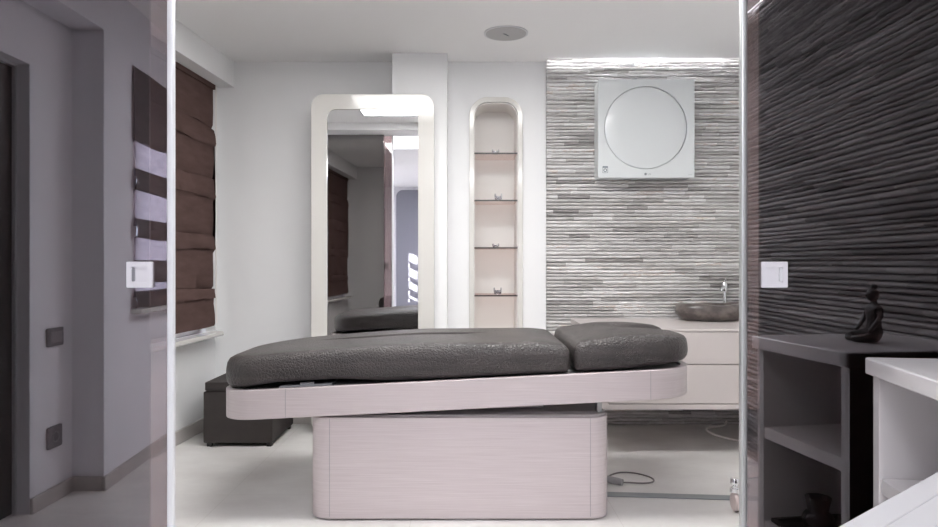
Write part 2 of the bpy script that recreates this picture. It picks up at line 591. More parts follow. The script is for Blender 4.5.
dh.tube([(-2.004, 1.40, 1.0), (-1.955, 1.40, 1.0), (-1.955, 1.28, 1.0)], 0.009)
dh.lathe([(0.0, 0.0), (0.024, 0.0), (0.024, 0.008), (0.0, 0.008)], (-2.004, 1.40, 1.0), axis='x')
dh.obj('door_handle', M['chrome'], d3)


# split-face stone cladding: real courses of narrow stone strips with broken edges
def ragged(n):
    out, a = [], 0.0
    for _ in range(n):
        a = 0.62 * a + random.uniform(-0.75, 0.75)
        out.append(max(-1.3, min(1.3, a)))
    return out


def stone(name, u0, u1, v0, v1, place, mat, du, course=0.0240, reach=0.015, depth=0.027):
    bm = bmesh.new()
    lay = bm.loops.layers.float_color.new('block')
    nu = int(round((u1 - u0) / du))
    v = v0
    rows = []
    while v < v1 - 0.004:
        h = min(course * random.uniform(0.8, 1.2), v1 - v)
        rows.append((v, h))
        v += h
    tone_panels = {}
    for j, (v, h) in enumerate(rows):
        # blocks of this course
        cuts = []
        u = u0 - random.uniform(0, 0.3)
        while u < u1:
            ln = random.uniform(0.10, 0.46)
            pk = (j // 5, int((u + (j // 5) * 0.37) / 0.62))
            pt = tone_panels.setdefault(pk, random.uniform(-0.14, 0.14))
            cuts.append((u, u + ln, random.uniform(0.0, reach), min(1, max(0, random.gauss(0.53, 0.19) + pt)), random.uniform(-.1, .1)))
            u += ln
        prev = None
        k = 0
        rag = ragged(nu + 1)
        rag2 = ragged(nu + 1)
        for i in range(nu + 1):
            u = u0 + (u1 - u0) * i / nu
            while k < len(cuts) - 1 and u >= cuts[k][1]:
                k += 1
            blk = cuts[k]
            d = blk[2] + depth
            r1, r2 = rag[i] * 0.0040, rag2[i] * 0.0045
            prof = [(v, depth * 0.05), (v + h * 0.08, d * 0.80 + r1), (v + h * (0.36 + 0.14 * rag[i]), d + r1),
                    (v + h * (0.70 + 0.11 * rag2[i]), d + 0.002 + r2), (v + h * 0.88, d * 0.80 + r2), (v + h, depth * 0.05)]
            vs = [bm.verts.new(place(u, w, dd)) for w, dd in prof]
            if prev:
                for a in range(5):
                    f = bm.faces.new((prev[0][a], vs[a], vs[a + 1], prev[0][a + 1]))
                    f.smooth = True
                    t = prev[1]
                    for lp in f.loops:
                        lp[lay] = (t, t, t, 1)
            prev = (vs, blk[3])
    # closing side faces: a flat backing slab
    def quad(pts):
        f = bm.faces.new([bm.verts.new(place(*p)) for p in pts])
        for lp in f.loops:
            lp[lay] = (0.4, 0.4, 0.4, 1)
    e = depth * 0.6
    for u in (u0, u1):
        quad([(u, v0, 0), (u, v1, 0), (u, v1, e), (u, v0, e)])
    quad([(u0, v1, 0), (u1, v1, 0), (u1, v1, e), (u0, v1, e)])
    me = bpy.data.meshes.new(name)
    bm.to_mesh(me)
    bm.free()
    me.materials.append(mat)
    ob = bpy.data.objects.new(name, me)
    COL.objects.link(ob)
    return ob


so = stone('wall_stone', 0.5325, 1.868, 0.0, H + 0.072, lambda u, v, d: (u, BACK_Y - 0.001 - d, v), M['stone'], 0.011)
STONE_Y = min(v.co.y for v in so.data.vertices)
struct(so, 'pale grey split stone cladding on the back wall behind the air conditioner', 'wall')
struct(B(1.632, 1.75, -3.57, 1.90, 0, H + 0.075).obj('wall_front_right', M['front_wall'], smooth=False), 'solid wall behind the dark stone cladding of the front room', 'wall')
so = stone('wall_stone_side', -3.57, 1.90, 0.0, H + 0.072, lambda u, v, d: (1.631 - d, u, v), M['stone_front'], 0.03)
struct(so, 'dark grey stone cladding mirrored in the glass door behind the statue', 'wall')

# header over the glass doors, fixed dark panes, sliding doors
struct(B(-2.06, 2.0, 1.80, 2.16, 2.43, H - 0.001).obj('trim_1', M['wall'], smooth=False), 'white boxed header over the glass doors', 'trim')
struct(B(-1.935, -0.874, 1.885, 1.895, 0.001, 2.429).obj('wall_partition_left', M['pane_fixed'], smooth=False), 'fixed dark glass behind the left sliding door', 'partition')
struct(B(0.795, 1.867, 1.885, 1.895, 0.001, 2.429).obj('wall_partition_right', M['pane_fixed'], smooth=False), 'fixed dark glass behind the right sliding door', 'partition')


def slider(name, label, xe, sgn, width=0.86):
    """glass leaf whose free edge is at xe; sgn is the direction the leaf extends"""
    d = thing(name, label, 'sliding door', (xe + sgn * width / 2, DOOR_Y, 0.0))
    d['kind'] = 'structure'
    a, b = sorted((xe + sgn * 0.0175, xe + sgn * width))
    B(a, b, DOOR_Y, DOOR_Y + 0.010, 0.012, 2.425).obj('glass_pane', M['pane'], d, smooth=False)
    e = sorted((xe, xe + sgn * 0.0175))
    pr = MB().prism(rpoly(e[0], e[1], DOOR_Y - 0.006, DOOR_Y + 0.013, 0.005, 4), 'z', 0.006, 2.428)
    pr.obj('edge_profile', M['alu'] if sgn < 0 else M['alu_grey'], d)
    hx = xe + sgn * 0.0885
    hz = 1.077
    q = 0.0343
    hw = 0.0205
    pl = MB().ring(rpoly(hx - q, hx + q, hz - q, hz + q, 0.003, 3), rpoly(hx - hw, hx + hw, hz - hw, hz + hw, 0.003, 3), 'y', DOOR_Y - 0.007, DOOR_Y - 0.0005)
    ho = pl.obj('pull_handle', M['handle'], d)
    B(hx - hw - .002, hx + hw + .002, DOOR_Y - 0.0022, DOOR_Y - 0.0005, hz - hw - .002, hz + hw + .002).obj('recess', M['handle'], ho, smooth=False)
    sx = hx + sgn * 0.0165
    MB().prism(rpoly(sx - 0.0035, sx + 0.0035, hz - 0.018, hz + 0.018, 0.0033, 4), 'y', DOOR_Y - 0.0075, DOOR_Y - 0.0023).obj('finger_slot', M['handle_slot'] if sgn < 0 else M['alu'], ho)
    return d


slider('door_1', 'left dark glass sliding door with white edge and square pull handle', -0.7825, -1)
slider('door_2', 'right dark glass sliding door mirroring the stone wall and the statue', 0.7195, 1)

# ------------------------------------------------------------------ lamps
lt = thing('ceiling_light', 'large flush ceiling light above the treatment bed, seen in the mirror', 'ceiling light', (-0.03, 3.06, H - 0.02))
MB().ring(rpoly(-0.99, 0.97, 2.55, 3.34, 0.0, 1), rpoly(-0.97, 0.95, 2.57, 3.32, 0.0, 1), 'z', H - 0.02, H - 0.001).obj('frame', M['alu'], lt, smooth=False)
B(-0.97, 0.95, 2.57, 3.32, H - 0.014, H - 0.001).obj('diffuser', M['lamp'], lt, smooth=False)
lt = thing('ceiling_light', 'flush ceiling light of the front room, seen in the mirror', 'ceiling light', (-0.1, 1.2, H - 0.02))
MB().ring(rpoly(-1.02, 0.82, 0.66, 1.77, 0.0, 1), rpoly(-1.0, 0.8, 0.68, 1.75, 0.0, 1), 'z', H - 0.02, H - 0.001).obj('frame', M['alu'], lt, smooth=False)
B(-1.0, 0.8, 0.68, 1.75, H - 0.014, H - 0.001).obj('diffuser', M['lamp_front'], lt, smooth=False)
lt = thing('ceiling_light', 'added unseen fill light on the ceiling far back in the front room', 'ceiling light', (0.2, -1.5, H - 0.02))  # added fill panel, out of view, brightens the front room's walls and stone
MB().ring(rpoly(-0.52, 0.92, -2.42, -0.58, 0.0, 1), rpoly(-0.5, 0.9, -2.4, -0.6, 0.0, 1), 'z', H - 0.02, H - 0.001).obj('frame', M['alu'], lt, smooth=False)
B(-0.5, 0.9, -2.4, -0.6, H - 0.014, H - 0.001).obj('diffuser', M['fill_rear'], lt, smooth=False)
tag(B(0.55, 1.85, 4.705, 4.717, H + 0.055, H + 0.065).obj('led_strip', M['led'], smooth=False), 'white strip light in the ceiling slot over the pale stone wall', 'strip light')
tag(B(1.57, 1.582, -3.5, 1.85, H + 0.055, H + 0.065).obj('led_strip', M['led_front'], smooth=False), 'white strip light in the ceiling slot over the mirrored dark stone wall', 'strip light')

sp = thing('ceiling_speaker', 'round grey speaker grille set in the ceiling', 'speaker', (0.2237, 4.17, H - 0.012))
MB().lathe([(0.0, H - 0.010), (0.112, H - 0.010), (0.122, H - 0.008), (0.122, H - 0.001), (0, H - 0.001)], (0.2237, 4.17, 0), 48).obj('grille', M['speaker'], sp)
MB().ring([(0.2237 + 0.133 * math.cos(2 * PI * i / 48), 4.17 + 0.133 * math.sin(2 * PI * i / 48)) for i in range(48)],
          [(0.2237 + 0.122 * math.cos(2 * PI * i / 48), 4.17 + 0.122 * math.sin(2 * PI * i / 48)) for i in range(48)], 'z', H - 0.006, H - 0.001).obj('rim', M['alu'], sp)
B(-0.010, 0.010, -0.006, 0.006, H - 0.013, H - 0.0095).obj('badge', M['ink'], sp, fmap=lambda x, y, z: (0.2237 + x + y * 1.2, 4.17 - x * 1.4 * -1 + y, z), smooth=False)


# ------------------------------------------------------------------ roman blinds
def blind_sheet(prof, y0, y1, plane, x0, thick, wob, seedv, n=26):
    """prof: list of (height, reach); swept along the wall"""
    rnd = random.Random(seedv)
    ph = [rnd.uniform(0, 6) for _ in prof]
    mb = MB()
    loops = []
    for i in range(n + 1):
        t = i / n
        y = y0 + (y1 - y0) * t
        fr = []
        for k, (h, rch) in enumerate(prof):
            dz = wob * math.sin(3.1 * t * 2 + ph[k]) * 0.6 + wob * 0.5 * math.sin(9 * t + ph[k] * 2)
            if k == 0:
                dz = 0
            fr.append((plane(y) + x0 + rch + 0.35 * wob * math.sin(14 * t + ph[k]), y, h + dz))
        bk = [(p[0] - thick, p[1], p[2]) for p in fr[::-1]]
        loops.append(fr + bk)
    mb.loft(loops)
    return mb


bl = thing('roman_blind', 'brown fabric roman blind with soft folds on the left window', 'window blind', (XL(4.1) + 0.02, 4.1, 0.68))
prof = [(2.322, 0.0)]
for seam, bot in ((2.03, 1.907), (1.682, 1.546), (1.301, 1.201), (0.946, 0.868)):
    prof += [(seam + 0.10, 0.006), (seam + 0.010, 0.002), (seam, -0.006), (seam - 0.012, 0.012), ((seam + bot) / 2, 0.016), (bot + 0.012, 0.020), (bot, 0.017), (bot + 0.006, 0.006), (bot - 0.03, 0.004)]
prof += [(0.76, 0.012), (0.70, 0.014), (0.682, 0.010)]
blind_sheet(prof, 3.40, 4.700, XL, 0.012, 0.004, 0.010, 3, 34).obj('cloth', M['brown'], bl, angle=60)
MB().tube([(XL(4.705) + 0.03, 4.709, 2.32), (XL(4.705) + 0.032, 4.709, 0.80), (XL(4.705) + 0.034, 4.709, 0.70)], 0.005, 6).obj('pull_cord', M['cord_white'], bl)
B(0.002, 0.030, 3.40, 4.70, 2.29, 2.321).obj('head_rail', M['brown'], bl, fmap=lambda x, y, z: (XL(y) + x - 0.0, y, z))

fb = thing('roman_blind', 'dark and pale striped roman blind mirrored in the left glass door', 'window blind', (XF(-0.5) + 0.02, -0.5, 0.87))
FY0, FY1 = WY0 - 0.05, WY1 + 0.06
blind_sheet([(2.17, 0.0), (1.95, 0.006), (1.80, 0.006), (1.77, 0.004)], FY0, FY1, XF, 0.010, 0.003, 0.008, 5).obj('cloth', M['front_dark'], fb, angle=60)
for k, (a, b) in enumerate(((1.77, 1.60), (1.50, 1.335), (1.245, 1.115), (1.0, 0.95))):
    blind_sheet([(a + 0.005, 0.0), ((a + b) / 2, 0.006), (b - 0.02, 0.0)], FY0 + 0.01, FY1 - 0.01, XF, 0.010, 0.003, 0.008, 11 + k).obj('sheer_band', M['front_sheer'], fb, angle=60)
for k, (a, b) in enumerate(((1.62, 1.50), (1.35, 1.245), (1.125, 1.0), (0.955, 0.866))):
    blind_sheet([(a, 0.004), ((a + b) / 2, 0.020), (b + 0.01, 0.018), (b, 0.014), (b + 0.004, 0.004)], FY0, FY1, XF, 0.013, 0.003, 0.008, 21 + k).obj('fold', M['front_dark'], fb, angle=60)

# ------------------------------------------------------------------ treatment bed
TILT = 0.05


def top_h(x):
    return 0.609 + TILT * (x + 0.04)


bed = thing('treatment_bed', 'long treatment bed with dark embossed cushions on a pale veneered base', 'treatment bed', (-0.04, 3.32, 0))
base = MB()
base.prism(rpoly(-0.690, 0.610, 2.968, 3.652, 0.085, 10), 'z', 0.008, 0.4426)
base = base.obj('base', M['veneer'], bed, bevel=0.003)
B(-0.62, 0.54, 3.04, 3.60, 0.0, 0.008).obj('plinth', M['darkgap'], base, smooth=False)
for sx in (-0.60, 0.522):
    B(sx - 0.0012, sx + 0.0012, 2.9665, 2.969, 0.018, 0.44).obj('seam', M['greyplate'], base, smooth=False)
for (sx, sy) in ((-0.60, 3.02), (0.522, 3.02), (-0.60, 3.62), (0.522, 3.62)):
    MB().lathe([(0, 0), (0.012, 0), (0.012, 0.015), (0, 0.015)], (sx, sy, 0), 14).obj('foot', M['chrome'], base)
MB().prism(rpoly(-0.685, 0.605, 2.998, 3.642, 0.08, 10), 'z', 0.4428, 0.449).obj('top_plate', M['taupe'], bed)
lift = MB()
lift.box(-0.42, 0.34, 3.14, 3.50, 0.447, 0.56)
lift.obj('lift_column', M['taupe'], bed, bevel=0.004)
br = MB()
br.box(0.565, 0.588, 3.05, 3.10, 0.448, 0.515)
br.box(0.50, 0.588, 3.05, 3.10, 0.500, 0.520)
br.obj('bracket', M['alu_grey'], bed, bevel=0.003)

shear = lambda x, y, z: (x, y, z + TILT * (x + 0.04))
o1 = rpoly(-1.085, 0.980, 2.95, 3.69, (0.16, 0.18, 0.18, 0.16), 18, 6)
o2 = rpoly(-1.055, 0.950, 2.98, 3.66, (0.13, 0.15, 0.15, 0.13), 18, 6)
fr = MB().ring(o1, o2, 'z', 0.4815, 0.609)
frame = fr.obj('frame', M['veneer'], bed, fmap=shear, bevel=0.004)
MB().prism(rpoly(-1.054, 0.949, 2.981, 3.659, (0.129, 0.149, 0.149, 0.129), 18, 6), 'z', 0.50, 0.600).obj('deck', M['greyplate'], bed, fmap=shear, bevel=0.002)
for x in (-0.785, 0.777):
    B(x - 0.001, x + 0.001, 2.949, 2.951, 0.484, 0.607).obj('seam', M['greyplate'], frame, fmap=shear, smooth=False)
hp = MB()
hp.box(-0.83, -0.60, 3.02, 3.30, 0.6005, 0.610)
hp.box(-0.74, -0.68, 3.02, 3.10, 0.610, 0.620)
hp.obj('hinge_plate', M['alu'], bed, fmap=shear, bevel=0.002)


def cushion(x0, x1, y0, y1, rads, hb, ht, valley=None, ns=14, edge=0.055):
    """padded slab: stacked outlines from the underside round the side to the crown"""
    steps = [(0.12, 0.0), (0.045, 0.0), (0.015, 0.05), (0.004, 0.17), (0.0, 0.36), (0.001, 0.58), (0.006, 0.78), (0.017, 0.905),
             (0.036, 0.968), (0.070, 0.992), (0.125, 1.01), (0.19, 1.02), (0.27, 1.025), (0.335, 1.025)]
    loops = []
    for ins, f in steps:
        rr = tuple(max(r - ins, 0.012) for r in rads)
        xi0, xi1 = x0 + ins, x1 - ins
        if xi1 - xi0 < 0.03:
            m = (xi0 + xi1) / 2
            xi0, xi1 = m - 0.015, m + 0.015
        mx = min((xi1 - xi0), (y1 - y0 - 2 * ins)) / 2 - 0.001
        rr = tuple(max(0.002, min(r, mx)) for r in rr)
        lp = []
        for (x, y) in rpoly(xi0, xi1, y0 + ins, y1 - ins, rr, 8, ns):
            a, b = hb(x), ht(x)
            z = a + (b - a) * f
            if valley and f > 0.7:
                z -= valley(x, y) * (f - 0.7) / 0.3
            lp.append((x, y, z))
        loops.append(lp)
    return MB().loft(loops)


def sst(a, b, x):
    t = max(0.0, min(1.0, (x - a) / (b - a)))
    return t * t * (3 - 2 * t)


def hb_body(x):
    return top_h(x) + 0.003 + 0.020 * sst(-1.02, -0.80, x) * (1 - sst(-0.62, -0.30, x))


def ht_body(x):
    return 0.752 + 0.016 * (1 - ((x + 0.05) / 0.55) ** 2) - 0.022 * sst(-0.5, -1.15, x) * 1.0


def ht_body2(x):
    if x < -0.2:
        t = (x + 0.2) / -0.95
        return 0.765 - 0.074 * max(0, t) ** 1.25
    return 0.765 + 0.004 * sst(-0.2, 0.4, x) - 0.012 * sst(0.30, 0.45, x)


body = cushion(-1.088, 0.440, 2.955, 3.715, (0.16, 0.035, 0.035, 0.34), hb_body, ht_body2, ns=22)
body.obj('body_cushion', M['hide'], bed, angle=80)
head = cushion(0.452, 0.985, 2.960, 3.715, (0.035, 0.17, 0.20, 0.035),
               lambda x: top_h(x) + 0.003 + 0.018 * sst(0.6, 1.0, x),
               lambda x: 0.772 + 0.028 * sst(0.44, 0.70, x) - 0.006 * sst(0.8, 1.0, x),
               valley=lambda x, y: 0.030 * math.exp(-((y - 3.40) / 0.07) ** 2) * sst(0.55, 0.95, x), ns=14)
head.obj('head_cushion', M['hide'], bed, angle=80)

# cable lying beside the bed
pc = thing('power_cable', 'dark grey cable with thick connector looping on the floor beside the bed base', 'cable', (0.75, 3.46, 0))
MB().tube([(0.63, 3.525, 0.020), (0.67, 3.50, 0.020), (0.735, 3.455, 0.018), (0.765, 3.435, 0.017)], [0.016, 0.017, 0.018, 0.016], 12).obj('connector', M['greyplate'], pc)
MB().tube([(0.76, 3.44, 0.014), (0.80, 3.47, 0.006), (0.87, 3.455, 0.005), (0.935, 3.475, 0.005), (0.945, 3.55, 0.005), (0.88, 3.63, 0.005),
           (0.80, 3.645, 0.005), (0.74, 3.60, 0.005), (0.70, 3.53, 0.006)], 0.0042, 8, 2).obj('cord', M['cord_grey'], pc)
tag(MB().prism([(0.625, 3.273), (1.85, 3.165), (1.85, 3.225), (0.625, 3.333)], 'z', 0.0005, 0.006).obj('cable_cover', M['strip'], bevel=0.002),
    'flat grey metal strip crossing the floor from under the treatment bed', 'floor strip')
tag(MB().tube([(1.76, 4.715, 0.03), (1.75, 4.70, 0.012), (1.70, 4.66, 0.008), (1.60, 4.64, 0.005), (1.565, 4.55, 0.005),
               (1.58, 4.42, 0.005), (1.66, 4.30, 0.005), (1.80, 4.20, 0.005), (1.86, 4.15, 0.005)], 0.0065, 8, 2).obj('power_lead', M['cord_white']),
    'thin white cord curling on the floor below the drawers', 'cord')

# ------------------------------------------------------------------ ottoman
ot = thing('ottoman', 'dark brown leather storage ottoman in the corner under the window', 'ottoman', (-1.395, 4.41, 0))
B(-1.603, -1.187, 4.160, 4.665, 0.022, 0.333).obj('body', M['ottoman'], ot, bevel=0.008)
MB().prism(rpoly(-1.598, -1.192, 4.165, 4.66, 0.012, 3), 'z', 0.337, 0.388).obj('lid', M['ottoman'], ot, bevel=0.014, seg=3)
for x in (-1.585, -1.225):
    for y in (4.172, 4.61):
        B(x, x + 0.028, y, y + 0.03, 0, 0.024).obj('leg', M['ottoman_leg'], ot, smooth=False)

# ------------------------------------------------------------------ mirror
mi = thing('floor_mirror', 'tall mirror in a thick white rounded frame standing against the back wall', 'mirror', (-0.627, 4.51, 0))
ro, ri = 0.085, 0.055
MB().ring(rpoly(-1.026, -0.227, 0.001, 2.207, ro, 10), rpoly(-0.922, -0.331, 0.20, 2.108, ri, 10), 'y', 4.480, 4.560).obj('frame', M['gloss_white'], mi, bevel=0.003)
MB().prism(rpoly(-0.928, -0.325, 0.194, 2.114, ri, 10), 'y', 4.490, 4.52).obj('mirror_glass', M['mirror'], mi, smooth=False)

# ------------------------------------------------------------------ niche with glass shelves
ni = thing('niche', 'tall arched white niche with four glass shelves in the back wall', 'niche', (0.185, BACK_Y, 0.42))
e = 0.030
outer = rpoly(NX0 - e, NX1 + e, NBOT - e, NTOP + e, (0.01, 0.01, NR + e, NR + e), 10)
inner = rpoly(NX0 + .004, NX1 - .004, NBOT + .004, NTOP - .004, (0.01, 0.01, NR - .004, NR - .004), 10)
MB().ring(outer, inner, 'y', BACK_Y - 0.028, BACK_Y - 0.001).obj('surround', M['gloss_white'], ni, bevel=0.003)
i2 = rpoly(NX0 + .010, NX1 - .010, NBOT + .010, NTOP - .010, (0.01, 0.01, NR - .01, NR - .01), 10)
MB().ring(inner, i2, 'y', BACK_Y - 0.001, BACK_Y + NDEPTH).obj('lining', M['niche_in'], ni)
MB().prism(inner, 'y', BACK_Y + NDEPTH, BACK_Y + NDEPTH + 0.012).obj('back_panel', M['niche_in'], ni)
SHELF = [1.871, 1.546, 1.219, 0.889]
for z in SHELF:
    s = B(NX0 + 0.011, NX1 - 0.011, BACK_Y - 0.010, BACK_Y + NDEPTH - 0.002, z - 0.010, z).obj('shelf', M['glass_shelf'], ni, smooth=False)
    B(NX0 + 0.006, NX1 - 0.006, BACK_Y - 0.0135, BACK_Y - 0.0105, z - 0.010, z).obj('glass_edge', M['glass_edge'], s, smooth=False)


def dish(x, y, z, w, h, label):
    t = thing('candle_holder', label, 'candle holder', (x, y, z), 'crystal holders in the niche')
    b = MB()
    b.lathe([(0.0, 0.0005), (w * 0.34, 0.0005), (w * 0.42, h * 0.30), (w * 0.40, h * 0.62), (w * 0.33, h * 0.62), (w * 0.30, h * 0.22), (0.0, h * 0.2)], (x, y, z), 16)
    b.obj('cup', M['crystal'], t)
    for k in range(4):
        a = PI / 4 + k * PI / 2
        cx, cy = x + w * 0.40 * math.cos(a), y + w * 0.40 * math.sin(a)
        MB().tube([(cx, cy, z + 0.006), (cx + 0.006 * math.cos(a), cy + 0.006 * math.sin(a), z + h * 0.55),
                   (cx + 0.009 * math.cos(a), cy + 0.009 * math.sin(a), z + h)], [0.007, 0.006, 0.004], 8).obj('prong', M['crystal'], t)


for z, x, w, h, lab in ((SHELF[0], 0.186, 0.052, 0.030, 'small crystal candle holder on the top glass shelf'),
                        (SHELF[1], 0.205, 0.056, 0.048, 'crystal candle holder on the second glass shelf from the top'),
                        (SHELF[2], 0.187, 0.050, 0.026, 'low crystal candle holder on the third glass shelf from the top'),
                        (SHELF[3], 0.200, 0.062, 0.048, 'crystal candle holder on the lowest glass shelf above the bed')):
    dish(x, BACK_Y + 0.06, z + 0.0006, w, h, lab)

# ------------------------------------------------------------------ air conditioner
ac = thing('air_conditioner', 'square white wall air conditioner with a large round front disc', 'air conditioner', (1.18, 4.66, 1.67))
AX0, AX1, AZ0, AZ1 = 0.857, 1.498, 1.676, 2.330
MB().prism(rpoly(AX0 + 0.004, AX1 - 0.004, AZ0 + 0.004, AZ1 - 0.004, 0.008, 4), 'y', 4.604, 4.745).obj('casing', M['ac'], ac, bevel=0.004)
cx, cz, cr = 1.173, 2.009, 0.2725
circ = lambda r, n=96: [(cx + r * math.cos(2 * PI * i / n), cz + r * math.sin(2 * PI * i / n)) for i in range(n)]
sq = []
for i in range(96):                                         # square outline sampled at the same angles as the circle
    a = 2 * PI * i / 96
    dx, dz = math.cos(a), math.sin(a)
    ts = []
    if abs(dx) > 1e-6:
        ts.append(((AX1 if dx > 0 else AX0) - cx) / dx)
    if abs(dz) > 1e-6:
        ts.append(((AZ1 if dz > 0 else AZ0) - cz) / dz)
    t = min(ts)
    sq.append([cx + dx * t, cz + dz * t])
for X in (AX0, AX1):
    for Z in (AZ0, AZ1):
        k = min(range(96), key=lambda i: (sq[i][0] - X) ** 2 + (sq[i][1] - Z) ** 2)
        sq[k] = [X, Z]
MB().ring(sq, circ(cr + 0.0025), 'y', 4.580, 4.603).obj('front_panel', M['ac'], ac, bevel=0.0025)
pr = [(0.0, -0.001), (cr * 0.6, -0.0012), (cr - 0.012, 0.001), (cr - 0.002, 0.004), (cr, 0.010), (cr, 0.022), (0.0, 0.022)]
MB().lathe(pr, (cx, 4.583, cz), 96, axis='y').obj('front_disc', M['ac'], ac)
# printed marks on the lower edge
lb = MB()
lb.box(0.887, 0.921, 4.5788, 4.5798, 1.708, 1.752)
eb = lb.obj('energy_label', M['ac'], ac, smooth=False)
mk = MB()
mk.ring(rpoly(0.886, 0.922, 1.707, 1.753, 0.003, 2), rpoly(0.8885, 0.9195, 1.7095, 1.7505, 0.003, 2), 'y', 4.5780, 4.5790)
mk.box(0.8885, 0.9195, 4.5780, 4.5790, 1.741, 1.7505)
mk.ring([(0.904 + 0.0125 * math.cos(2 * PI * i / 24), 1.7255 + 0.0125 * math.sin(2 * PI * i / 24)) for i in range(24)],
        [(0.904 + 0.0065 * math.cos(2 * PI * i / 24), 1.7255 + 0.0065 * math.sin(2 * PI * i / 24)) for i in range(24)], 'y', 4.5780, 4.5790)
mk.obj('print', M['ink'], eb, smooth=False)
cu = bpy.data.curves.new('logo', 'FONT')
cu.body = 'LG'
cu.size = 0.017
cu.extrude = 0.0006
tmp = bpy.data.objects.new('logo_text', cu)
COL.objects.link(tmp)
bpy.context.view_layer.update()
me = bpy.data.meshes.new_from_object(tmp.evaluated_get(bpy.context.evaluated_depsgraph_get()))
bpy.data.objects.remove(tmp)
bmx = bmesh.new()
bmx.from_mesh(me)
for v in bmx.verts:
    v.co = Vector((1.186 + v.co.x, 4.5792 - v.co.z, 1.694 + v.co.y))
lg = MB()
lg.bm.free()
lg.bm = bmx
lg.lathe([(0, 0), (0.0085, 0), (0.0085, 0.0012), (0, 0.0012)], (1.172, 4.5785, 1.700), 20, axis='y')
lg.obj('logo', M['ink'], ac, smooth=False)
B(1.455, 1.482, 4.5790, 4.5798, 1.694, 1.700).obj('faint_mark', M['ink_light'], ac, smooth=False)
B(1.085, 1.115, 4.585, 4.60, AZ1 - 0.002, AZ1 + 0.006).obj('sensor', M['ink'], ac, smooth=False)

# ------------------------------------------------------------------ vanity, basin, tap
va = thing('hanging_vanity_unit', 'wall-hung beige vanity unit with two wide drawers under the stone basin', 'vanity', (1.29, 4.34, 0.271))
VX0, VX1, VY0, VY1 = 0.70, 1.8685, 3.95, STONE_Y - 0.0005
vb = MB()
vb.box(VX0, VX1, VY0 + 0.022, VY1, 0.271, 0.715)
vb.box(VX0, VX0 + 0.10, VY0, VY0 + 0.022, 0.271, 0.712)
vb.box(VX0 + 0.10, VX1, VY0, VY0 + 0.022, 0.271, 0.300)
vb.obj('carcass', M['vanity'], va, smooth=False)
B(VX0 - 0.004, VX1, VY0 - 0.002, VY1, 0.717, 0.7305).obj('worktop', M['vanity'], va, bevel=0.002)
for z0, z1 in ((0.304, 0.525), (0.530, 0.712)):
    B(VX0 + 0.104, VX1 - 0.004, VY0, VY0 + 0.020, z0, z1).obj('drawer', M['vanity'], va, bevel=0.002)

ba = MB()
n = 56
BX, BY, BZ = 1.600, 4.565, 0.7312
loops = []
for r, h in ((0.05, 0.0), (0.16, 0.0), (0.196, 0.010), (0.228, 0.038), (0.238, 0.066), (0.232, 0.092), (0.214, 0.108), (0.196, 0.113),
             (0.176, 0.108), (0.165, 0.090), (0.150, 0.050), (0.11, 0.030), (0.03, 0.026)):
    lp = []
    for i in range(n):
        a = 2 * PI * i / n
        wv = 1 + 0.022 * math.sin(3 * a + 0.6) + 0.015 * math.sin(5 * a + 2)
        hh = h * (1 + 0.05 * math.sin(2 * a + 1.0) + 0.03 * math.sin(5 * a)) if h > 0 else 0
        lp.append((BX + r * wv * math.cos(a), BY + 0.66 * r * wv * math.sin(a), BZ + hh))
    loops.append(lp)
ba.loft(loops)
tag(ba.obj('stone_basin', M['marble'], angle=80), 'rough dark marble basin bowl on the beige vanity top', 'basin')
TX, TY = 1.742, 4.705
BY_T = TY
ta = thing('tap', 'tall chrome tap behind the marble basin', 'tap', (TX, TY, 0.731))
tb = MB()
tb.lathe([(0, 0), (0.022, 0), (0.022, 0.008), (0.011, 0.014), (0.010, 0.19), (0.0, 0.19)], (TX, TY, 0.7308), 18)
tb.obj('stem', M['chrome'], ta)
tb = MB()
tb.lathe([(0, 0.185), (0.016, 0.187), (0.020, 0.20), (0.020, 0.235), (0.014, 0.248), (0, 0.25)], (TX, TY, 0.7308), 18)
tb.obj('body', M['chrome'], ta)
MB().tube([(TX, TY, 0.945), (TX - 0.03, TY - 0.06, 0.950), (TX - 0.06, TY - 0.11, 0.940), (TX - 0.062, TY - 0.115, 0.925)], 0.011, 12, 1).obj('spout', M['chrome'], ta)
MB().tube([(TX, TY, 0.978), (TX + 0.003, TY - 0.008, 0.995), (TX + 0.010, TY - 0.02, 1.012)], [0.008, 0.006, 0.005], 10).obj('lever', M['chrome'], ta)

